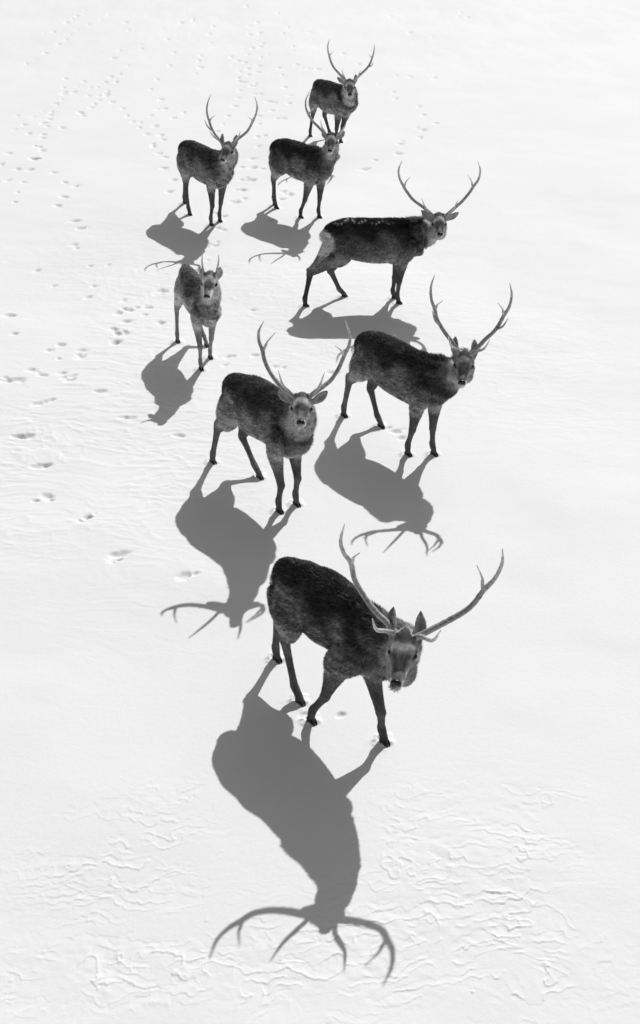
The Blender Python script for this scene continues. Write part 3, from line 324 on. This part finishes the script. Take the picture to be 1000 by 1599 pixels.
    for n_, lg in D['legs'].items():
        sg = 1 if n_[0] == 'R' else -1; hoof = np.array([lg['hoof'][1], lg['hoof'][0], 0.0]); jt = np.array([lg['jt'][1], lg['jt'][0], lg['jt'][2]])
        fet = hoof+.24*(jt-hoof)*np.array([1, 1, 0])+np.array([0, -.025, .125*k]); pas = hoof+np.array([0, -.005, .05])
        if n_[1] == 'H':
            hip = np.array([sg*.11*yl+latx(rump[0]), tail[0]+.29, tail[1]-.12]); kn = jt
            st = np.array([sg*.158*yl+latx(rump[0])*.8, fl[0]-.05+.22*(jt[1]+.48), fl[1]+.075])
            lg_loft([[*(hip+np.array([0, .01, .03])), .10, .17], [*lerp(hip, st, .55), .108, .165], [*(st+np.array([0, -.03, .0])), .082, .115],
                      [*(lerp(st, kn, .45)+np.array([0, -.005, .015])), .062, .078], [*lerp(st, kn, .85), .044, .058]], n=4, seg=18)
            isc = np.array([sg*.085*yl+latx(tail[0]), tail[0]+.145-rr_, tail[1]-.14])
            lg_loft([[*isc, .058, .07], [*(lerp(isc, kn, .35)+np.array([sg*.015, .03, 0])), .064, .080], [*(lerp(isc, kn, .70)+np.array([0, .025, .01])), .046, .052], [*(kn+np.array([0, -.012, .04])), .026, .028]], n=4, seg=16)
            lg_loft([[*lerp(st, kn, .80), .044, .060], [*kn, .041, .055], [*(lerp(kn, fet, .22)), .032, .041], [*lerp(kn, fet, .6), .027, .033], [*lerp(kn, fet, .88), .028, .033],
                      [*fet, .033, .038], [*pas, .028, .032], [*(hoof+np.array([0, .01, .02])), .026, .030]], n=4, seg=14)
            ellipsoid(bm, kn+np.array([0, -.030, .035]), (.022, .026, .045))
            legs[n_] = (st, kn, fet, hoof)
        else:
            sh = np.array([sg*.155*yl+latx(wit[0])*.8, wit[0]+.03, lerp(br[1], wit[1], .45)]); el = np.array([lerp(sg*.12, jt[0], .25), lerp(wit[0]-.03, jt[1], .3), br[1]+.06])
            kn = jt
            lg_loft([[sg*.10*yl+latx(wit[0]), wit[0]-.04, wit[1]-.14, .055, .10], [*sh, .075, .145], [*(el+np.array([0, .01, .06])), .072, .115], [*el, .066, .095], [*lerp(el, kn, .45), .051, .068], [*lerp(el, kn, .85), .039, .046],
                      [*kn, .040, .043], [*lerp(kn, fet, .25), .030, .033], [*lerp(kn, fet, .7), .027, .030], [*fet, .033, .036], [*pas, .028, .031], [*(hoof+np.array([0, .01, .02])), .026, .029]], n=4, seg=16)
            legs[n_] = (el, kn, fet, hoof)
        HOOVES.append(tuple((np.array(D['c'])+np.array([math.sin(D['yaw'])*hoof[0]+math.cos(D['yaw'])*hoof[1], -math.cos(D['yaw'])*hoof[0]+math.sin(D['yaw'])*hoof[1]])).tolist()))
    body = remeshed('body', bm, cfg['vox'], 3)
    # colouring of the hide by body region
    c_top, c_side, c_bel, c_leg, c_neck = np.array(cfg['col'])*np.array([1.5, 3.5, 4.0, 2.2, 3.4])
    hz = np.array([q[2] for q in tor])
    def colour(p):
        x, y, z = p[:, 0], p[:, 1], p[:, 2]; x = x-np.interp(y, [tail[0], rump[0], wit[0]], [latx(tail[0]), latx(rump[0]), latx(wit[0])])*sstep(br[1]-.1, br[1]+.2, z)
        tz = np.interp(y, topx, topz); bz = np.interp(y, [fl[0], bel[0], bel2[0], br[0]], [fl[1], bel[1], bel2[1], br[1]])
        t = (z-bz)/(tz-bz); nz = .10*np.sin(y*9+x*7)+.08*np.sin(y*17+z*11+1)
        c = c_bel+(c_side-c_bel)*sstep(-.02, .32, t+nz*.6); c = c+(c_top-c)*sstep(.48, .82, t+nz)
        # neck
        dn = np.min(np.linalg.norm(p[:, None, :]-catmull(neck_c, 4)[None], axis=2)/np.interp(np.linspace(0, 1, 25), np.linspace(0, 1, 7), neck_r)[None], axis=1)
        wn_ = sstep(1.5, 1.05, dn)*sstep(wit[0]+.0, wit[0]+.22, y); c = c+(c_neck-c)*wn_
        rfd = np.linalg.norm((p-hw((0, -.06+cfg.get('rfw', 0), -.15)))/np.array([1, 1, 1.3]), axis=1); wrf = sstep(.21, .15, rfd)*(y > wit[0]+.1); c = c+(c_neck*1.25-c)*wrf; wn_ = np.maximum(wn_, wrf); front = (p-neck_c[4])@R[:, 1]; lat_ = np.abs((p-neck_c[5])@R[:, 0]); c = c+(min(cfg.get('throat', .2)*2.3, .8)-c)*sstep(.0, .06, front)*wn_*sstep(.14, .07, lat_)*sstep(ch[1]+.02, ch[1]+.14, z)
        # legs
        wl = sstep(br[1]+.08, br[1]-.12, z)*(np.abs(x) > .03); c = c+(c_leg-c)*wl
        # inner thigh and groin
        ing = sstep(.16, .10, np.abs(x))*sstep(.10, .0, np.abs(y-fl[0]))*sstep(fl[1]+.12, fl[1], z)*sstep(fl[1]-.2, fl[1]-.05, z); c = c+(.22-c)*ing
        # pale rump patch below the tail
        rpr = cfg.get('rp', .07); rp = sstep(1.15, .75, np.sqrt(((y-tail[0]-.06+rr_)/rpr)**2+((z-tail[1]+.17)/.17)**2+.0*x)); c = c+(.92-c)*rp
        # spots in rows along the spine and flank
        if cfg.get('spots'):
            sp = np.zeros_like(c)
            for row, (dz_, ph) in enumerate(((.030, 0), (.11, .5), (.19, .2))[:cfg['spots']]):
                u = (y/.047+ph); wv = np.abs(u-np.round(u)-.18*np.sin(np.round(u)*3.7)); on = hash2(np.round(u), np.full_like(u, row), 9) > (.12 if row == 0 else .5)
                sp = np.maximum(sp, sstep(.34, .12, wv)*sstep(.017, .006, np.abs(tz-z-dz_-.012*np.sin(np.round(u)*5)))*on)
            c = c+(.45-c)*sp*sstep(P['mid'][0]+.15, P['mid'][0], y)*sstep(tail[0]+.1, tail[0]+.2, y)
        c = c*np.exp(.30*fbm(y*5+x*4, z*6-x*3, int(key)+5, 3))
        # head
        q = ((p-O)@R)/s; r_, f_, u_ = np.abs(q[:, 0]), q[:, 1], q[:, 2]
        inh = sstep(-.14, -.10, f_+.35*np.minimum(0, u_+.04))*sstep(.17, .13, r_)*sstep(.17, .12, np.abs(u_+.01))
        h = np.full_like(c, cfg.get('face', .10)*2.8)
        h += (.15-h)*sstep(.046, .030, r_)*sstep(.02, .05, f_)*sstep(-.08, -.03, u_+.10*f_)*.75         # bridge of the nose
        v = np.abs(r_-(.060-.22*np.clip(f_, 0, .16)))                                                    # dark line from eye to nostril
        h += (.05-h)*sstep(.020, .008, v)*sstep(.0, .03, f_)*sstep(.19, .12, f_)*sstep(-.09, -.03, u_)*.55
        h += (.07-h)*sstep(.075, .092, u_)*.8                                                             # crown tuft
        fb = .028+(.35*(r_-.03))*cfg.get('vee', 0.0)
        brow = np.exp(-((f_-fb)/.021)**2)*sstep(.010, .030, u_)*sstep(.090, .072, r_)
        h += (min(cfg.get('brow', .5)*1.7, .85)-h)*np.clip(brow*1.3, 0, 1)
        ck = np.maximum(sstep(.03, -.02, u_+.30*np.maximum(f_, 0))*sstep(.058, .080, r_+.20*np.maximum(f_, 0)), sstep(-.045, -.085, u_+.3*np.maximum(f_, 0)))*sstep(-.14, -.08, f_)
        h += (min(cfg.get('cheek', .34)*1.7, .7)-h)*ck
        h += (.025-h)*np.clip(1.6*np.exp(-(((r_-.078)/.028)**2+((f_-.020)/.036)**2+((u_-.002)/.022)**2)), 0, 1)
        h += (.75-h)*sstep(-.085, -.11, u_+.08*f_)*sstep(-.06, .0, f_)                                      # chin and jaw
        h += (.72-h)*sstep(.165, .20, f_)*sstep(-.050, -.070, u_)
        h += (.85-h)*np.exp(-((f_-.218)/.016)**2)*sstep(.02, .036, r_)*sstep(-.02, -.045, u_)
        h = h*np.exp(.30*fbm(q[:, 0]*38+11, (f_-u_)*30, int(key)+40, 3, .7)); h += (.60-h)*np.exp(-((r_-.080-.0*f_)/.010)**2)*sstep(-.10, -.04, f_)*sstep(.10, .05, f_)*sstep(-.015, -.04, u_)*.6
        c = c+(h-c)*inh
        dn2 = (O[2]-z)/s; rb_ = np.abs((p-O)@R[:, 0])/s; fr_ = ((p-O)@R[:, 1])/s
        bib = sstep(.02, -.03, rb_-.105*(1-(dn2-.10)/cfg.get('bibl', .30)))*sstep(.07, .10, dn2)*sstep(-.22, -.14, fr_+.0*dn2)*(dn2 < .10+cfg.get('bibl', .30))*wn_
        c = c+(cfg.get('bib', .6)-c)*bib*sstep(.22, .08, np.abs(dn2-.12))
        for b, ax, L, nr, sv in ear_info:
            e = p-b; t = (e@ax)/L; d = e@nr; w = np.abs(e@sv)
            ine = sstep(.08, .2, t)*sstep(1.15, 1.05, t)*(w < .075)*(np.abs(d) < .06)
            ec = np.where(d > .008*s, .34, .18); ec = ec+(.50-ec)*sstep(.030, .040, w)*.8; ec = ec+(.06-ec)*sstep(.85, .97, t)
            c = c+(ec-c)*ine
        return np.clip(c*cfg.get('gain', 1.0), .008, .8).astype(np.float32)
    nv = len(body.vertices); co = np.empty(nv*3, np.float32); body.vertices.foreach_get('co', co); co = co.reshape(-1, 3)
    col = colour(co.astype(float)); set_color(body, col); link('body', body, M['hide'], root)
    # coat: short hairs over the whole hide, longer on neck and belly
    body.calc_loop_triangles(); nt_ = len(body.loop_triangles); tri = np.empty(nt_*3, np.int32); body.loop_triangles.foreach_get('vertices', tri); tri = tri.reshape(-1, 3)
    A, B, Cc = co[tri[:, 0]], co[tri[:, 1]], co[tri[:, 2]]; nn = np.cross(B-A, Cc-A); ar = np.linalg.norm(nn, axis=1); nn /= ar[:, None]+1e-12
    cen = (A+B+Cc)/3
    rg = np.random.default_rng(int(key)+3)
    q = ((cen-O)@R)/s; dh = np.linalg.norm(q-np.array([0, .03, -.02]), axis=1); headw = sstep(.25, .19, dh)
    earw = np.zeros(len(cen))
    for b, ax, L, nr, sv in ear_info:
        e = cen-b; t = (e@ax)/L; earw = np.maximum(earw, (t > .1)*(t < 1.2)*(np.abs(e@sv) < .08)*(np.abs(e@nr) < .06)*1.0)
    dn = np.min(np.linalg.norm(cen[:, None, :]-neck_c[None], axis=2), axis=1); nw = sstep(.30, .20, dn)*sstep(wit[0]-.05, wit[0]+.15, cen[:, 1])*(1-headw)
    legw = sstep(br[1]+.02, br[1]-.10, cen[:, 2])
    dors = sstep(.80, .97, (cen[:, 2]-br[1])/(np.interp(cen[:, 1], topx, topz)-br[1]))*sstep(P['mid'][0]-.2, wit[0], cen[:, 1])
    ln = .026+.024*nw+.022*dors; ln = ln*(1-legw)+.010*legw; jaw = headw*sstep(.0, -.06, q[:, 2])*sstep(.16, .05, q[:, 1])
    ln = ln*(1-headw)+(.010+.022*jaw)*headw; ln = ln*(1-.65*headw*sstep(.10, .17, q[:, 1])); ln = np.where(earw > 0, .009, ln)
    prob = ar*(1+.8*nw+1.0*headw+1.0*legw); prob /= prob.sum(); nh = cfg['hairs']
    f_i = rg.choice(len(tri), nh, p=prob); r1, r2 = np.sqrt(rg.random(nh)), rg.random(nh)
    pt = A[f_i]*(1-r1)[:, None]+B[f_i]*(r1*(1-r2))[:, None]+Cc[f_i]*(r1*r2)[:, None]; N_ = nn[f_i]
    comb = np.tile(np.array([0, -1.0, -.45]), (nh, 1))
    ndir = neck_c[1]-neck_c[-1]; ndir /= np.linalg.norm(ndir); w = nw[f_i][:, None]; comb = comb*(1-w)+(ndir+np.array([0, 0, -.35]))*w
    w = legw[f_i][:, None]; comb = comb*(1-w)+np.array([0, 0, -1.])*w; w = headw[f_i][:, None]; comb = comb*(1-w)-R[:, 1]*w
    for b, ax, L, nr, sv in ear_info:
        e = pt-b; t = (e@ax)/L; m_ = (t > .1)*(t < 1.2)*(np.abs(e@sv) < .08)*(np.abs(e@nr) < .06); comb[m_.astype(bool)] = ax
    comb += .25*np.stack([np.sin(pt[:, 1]*21+pt[:, 2]*13), np.sin(pt[:, 2]*19+2), np.sin(pt[:, 1]*17+pt[:, 0]*11)], 1)
    comb += rg.normal(0, .28, (nh, 3)); comb -= N_*np.sum(comb*N_, 1)[:, None]; comb /= np.linalg.norm(comb, axis=1)[:, None]+1e-9
    lift = (.42+.25*rg.random(nh)+.15*nw[f_i])[:, None]; lift *= (1-.45*headw[f_i]*(1-jaw[f_i]))[:, None]
    dr = comb+N_*lift; dr /= np.linalg.norm(dr, axis=1)[:, None]
    ll = (ln[f_i]*rg.uniform(.6, 1.25, nh)*k*(1-.75*headw[f_i]*sstep(.18, .215, q[f_i, 1])))[:, None]; wd = cfg['hw']*rg.uniform(.7, 1.3, nh)[:, None]*(1-.35*headw[f_i])[:, None]
    sv_ = np.cross(dr, N_); sv_ /= np.linalg.norm(sv_, axis=1)[:, None]+1e-9; sv_ += N_*rg.normal(0, .35, nh)[:, None]
    base = pt-N_*.002
    V = np.stack([base-sv_*wd, base+sv_*wd, base+dr*ll*.62+sv_*wd*.6, base+dr*ll+comb*ll*.15, base+dr*ll*.62-sv_*wd*.6], 1)
    F_ = np.arange(nh*5).reshape(-1, 5)
    fur = np_mesh('coat', V.reshape(-1, 3), F_, 5)
    clump_glint = np.exp(.62*(1-.8*headw[f_i])*(1-.7*legw[f_i])*fbm(pt[:, 1]*9+pt[:, 2]*9, pt[:, 2]*26-pt[:, 1]*9-pt[:, 0]*16, int(key), 3, .85))*np.where(rg.random(nh) < .07, 2.6, 1.0)  # streaky clump tone, plus scattered hairs coloured much paler as painted sun glints
    hc = colour(pt.astype(float))*np.clip(1+rg.normal(0, .40, nh)*(1-.6*headw[f_i]), .3, 2.4)*clump_glint
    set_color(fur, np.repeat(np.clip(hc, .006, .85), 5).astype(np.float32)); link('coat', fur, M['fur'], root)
    # hooves: two claws each
    for n_, (a, kn, fet, hoof) in legs.items():
        bm = bmesh.new()
        for sg in (1, -1):
            loft(bm, [[hoof[0]+sg*.015, hoof[1]-.028, .022, .014, .024], [hoof[0]+sg*.016, hoof[1]+.005, .020, .0155, .026], [hoof[0]+sg*.015, hoof[1]+.035, .012, .012, .018], [hoof[0]+sg*.010, hoof[1]+.055, .004, .006, .008]], n=3, seg=12)
        link('hoof', bm_mesh('hoof', bm), M['hoof'], root)
    # tail
    bm = bmesh.new(); loft(bm, [[latx(tail[0]), tail[0]+.11, tail[1]-.035, .03, .025], [latx(tail[0]), tail[0]+.055, tail[1]-.055, .028, .020], [latx(tail[0]), tail[0]+.035, tail[1]-.11, .024, .016], [latx(tail[0]), tail[0]+.037, tail[1]-.15, .008, .008]], n=4, seg=12)
    tm = bm_mesh('tail', bm); set_color(tm, np.full(len(tm.vertices), cfg.get('tailc', .06), np.float32)); link('tail', tm, M['hide'], root)
    # nose pad and eyes
    bm = bmesh.new(); ellipsoid(bm, hw((0, .237, -.050)), (.039*s, .024*s, .031*s), R); ellipsoid(bm, hw((0, .238, -.074)), (.020*s, .015*s, .020*s), R)
    link('nose', bm_mesh('nose', bm), M['nose'], root)
    for sg in (1, -1):
        bm = bmesh.new(); ellipsoid(bm, hw((sg*.082, .016, .006)), (.021*s, .024*s, .019*s), R); link('eye', bm_mesh('eye', bm), M['eye'], root)
    # antlers
    for i, sg in enumerate((1, -1)):
        a = {n_: np.array(v) for n_, v in D['ant'][i].items()}; bm = bmesh.new(); th = cfg.get('ath', 1.0)
        rs = np.random.default_rng(i+int(key)*2)
        def tube(names, rad, pts=None):
            pts = [hl(a[n_]) for n_ in names] if pts is None else pts; Q = catmull(np.column_stack([pts, rad]), 6)
            Q = np.column_stack([Q[:, :3], Q[:, 3]*1.1*th*(1+.035*rs.normal(size=len(Q))), Q[:, 3]*1.1*th*(1+.035*rs.normal(size=len(Q)))])
            d0 = Q[-1, :3]-Q[0, :3]; sdv = np.cross(d0, [.3, .5, .8]); loft(bm, np.column_stack([Q, np.tile(sdv/np.linalg.norm(sdv), (len(Q), 1))]), raw=True, seg=12)
        if cfg.get('spike'):
            tube(['base', 'b2', 'b4', 'tip'], [.014, .0105, .008, .004])
            loft(bm, [[*hl(a['base']-np.array([0, 0, .008])), .019, .019], [*hl(a['base']+np.array([0, 0, .006])), .019, .019]], n=2, seg=12)
        elif 'tip' not in a:
            tube(['base', 'b1', 'b2', 'b3', 'brow'], [.019, .017, .014, .011, .004])
        else:
            tube(['base', 'b1', 'b2', 'b3', 'b4', 'fork', 'm1', 'm2', 'tip'], [.0235, .0215, .020, .0185, .018, .0185, .0145, .0115, .003])
            f_ = hl(a['fork']); inn = hl(a['inner']); md = lerp(f_, inn, .5)+R[:, 0]*-sg*-.012
            tube(None, [.0125, .011, .0075, .003], [lerp(f_, hl(a['b4']), .12), lerp(f_, inn, .3)+R[:, 0]*sg*.004, md, inn])
            if 'brow' in a and np.linalg.norm(a['brow']-a['base']) > .1:
                b2 = a.get('br2', lerp(a['base'], a['brow'], .6)); b1 = a.get('br1', lerp(a['base'], b2, .5))
                tube(None, [.016, .0145, .0115, .003], [lerp(hl(a['base']), hl(a['b1']), .25), hl(b1), hl(b2), hl(a['brow'])])
            if i in cfg.get('mid', {}):
                m0 = hl(lerp(a['b3'], a['b4'], .3)); off = np.array(cfg['mid'][i]); tipm = hl(a['fork']+off); mm_ = lerp(m0, tipm, .5)+(R@np.array([sg*.014, .02, -.01]))
                tube(None, [.011, .0095, .003], [m0, mm_, tipm])
            bp = hl(a['base']); dn_ = hl(a['b1'])-bp; dn_ /= np.linalg.norm(dn_)      # burr
            loft(bm, [[*(bp-dn_*.012), .024*th, .024*th], [*(bp-dn_*.002), .034*th, .034*th], [*(bp+dn_*.008), .031*th, .031*th], [*(bp+dn_*.018), .022*th, .022*th]], n=2, seg=14)
        me = bm_mesh('antler', bm); n_v = len(me.vertices); cc = np.empty(n_v*3, np.float32); me.vertices.foreach_get('co', cc); cc = cc.reshape(-1, 3)
        tips = [hl(a[n_]) for n_ in ('tip', 'inner', 'brow') if n_ in a] if not cfg.get('spike') else [hl(a['tip'])]
        dt = np.min(np.stack([np.linalg.norm(cc-t_, axis=1) for t_ in tips]), 0)
        set_color(me, (.32+.42*sstep(.30, .0, dt)).astype(np.float32)*cfg.get('again', 1)); link('antler', me, M['antler'], root)
    return root
CFG = {
 '8': dict(drop=.05, vee=-1.2, ruff=1.25, rfw=.06, bib=.60, bibl=.22, label='nearest and largest stag, shaggy dark coat, wide antlers reaching far out to the right', col=(.028, .060, .12, .060, .075), throat=.24, neck=1.02, nz=.0, fat=.98, rear=.01, vox=.008, hairs=130000, hw=.0021, cheek=.36, brow=.42, face=.085),
 '7': dict(drop=.015, label='stag facing the camera with ears spread and pale throat, second nearest the camera', col=(.050, .085, .15, .065, .075), throat=.34, vox=.009, hairs=80000, hw=.0019, brow=.42, face=.12),
 '6': dict(label='stag with dark shaggy shoulders, upright ears and lowered muzzle, the rightmost head of the herd', col=(.032, .070, .14, .060, .065), throat=.10, neck=1.08, vox=.009, hairs=75000, hw=.0020, mid={0: (.02, .08, .02), 1: (-.04, .08, .0)}, brow=.30, cheek=.30),
 '5': dict(label='side-on stag with a white rump patch and a row of pale spots along its back', rear=.045, col=(.018, .036, .09, .042, .052), throat=.30, vox=.0105, hairs=60000, hw=.0024, spots=1, rp=.17, brow=.5, tailc=.02),
 '4': dict(label='smallest young stag with two short thin spike antlers and a light grey coat', k=.92, col=(.085, .11, .20, .085, .12), throat=.36, vox=.0095, hairs=55000, hw=.0021, spike=True, hs=1.12, fat=.72, neck=.84, gain=1.35, ruff=.9, brow=.55, face=.14, cheek=.5, again=1.2),
 '2': dict(label='upper left stag with tall lyre-shaped antlers, standing behind the spike-antlered young stag', col=(.042, .070, .13, .055, .070), throat=.26, vox=.0115, hairs=40000, hw=.0031, mid={0: (.06, .05, .03)}, brow=.34, ath=1.0),
 '3': dict(label='stag with one long curved antler and one short spike, just before the farthest stag', col=(.026, .050, .11, .045, .065), throat=.16, vox=.0115, hairs=40000, hw=.0031, brow=.6),
 '1': dict(label='farthest and topmost stag, lower legs partly hidden by the antlers before it', col=(.045, .070, .12, .045, .065), throat=.24, vox=.0125, hairs=30000, hw=.0037, brow=.40, mid={1: (-.03, .04, -.06)}),
}
NROW, NCOL = 1250, 900
for key in ('8', '7', '6', '5', '4', '2', '3', '1'):
    make_deer(key, CFG[key])
build_snow()
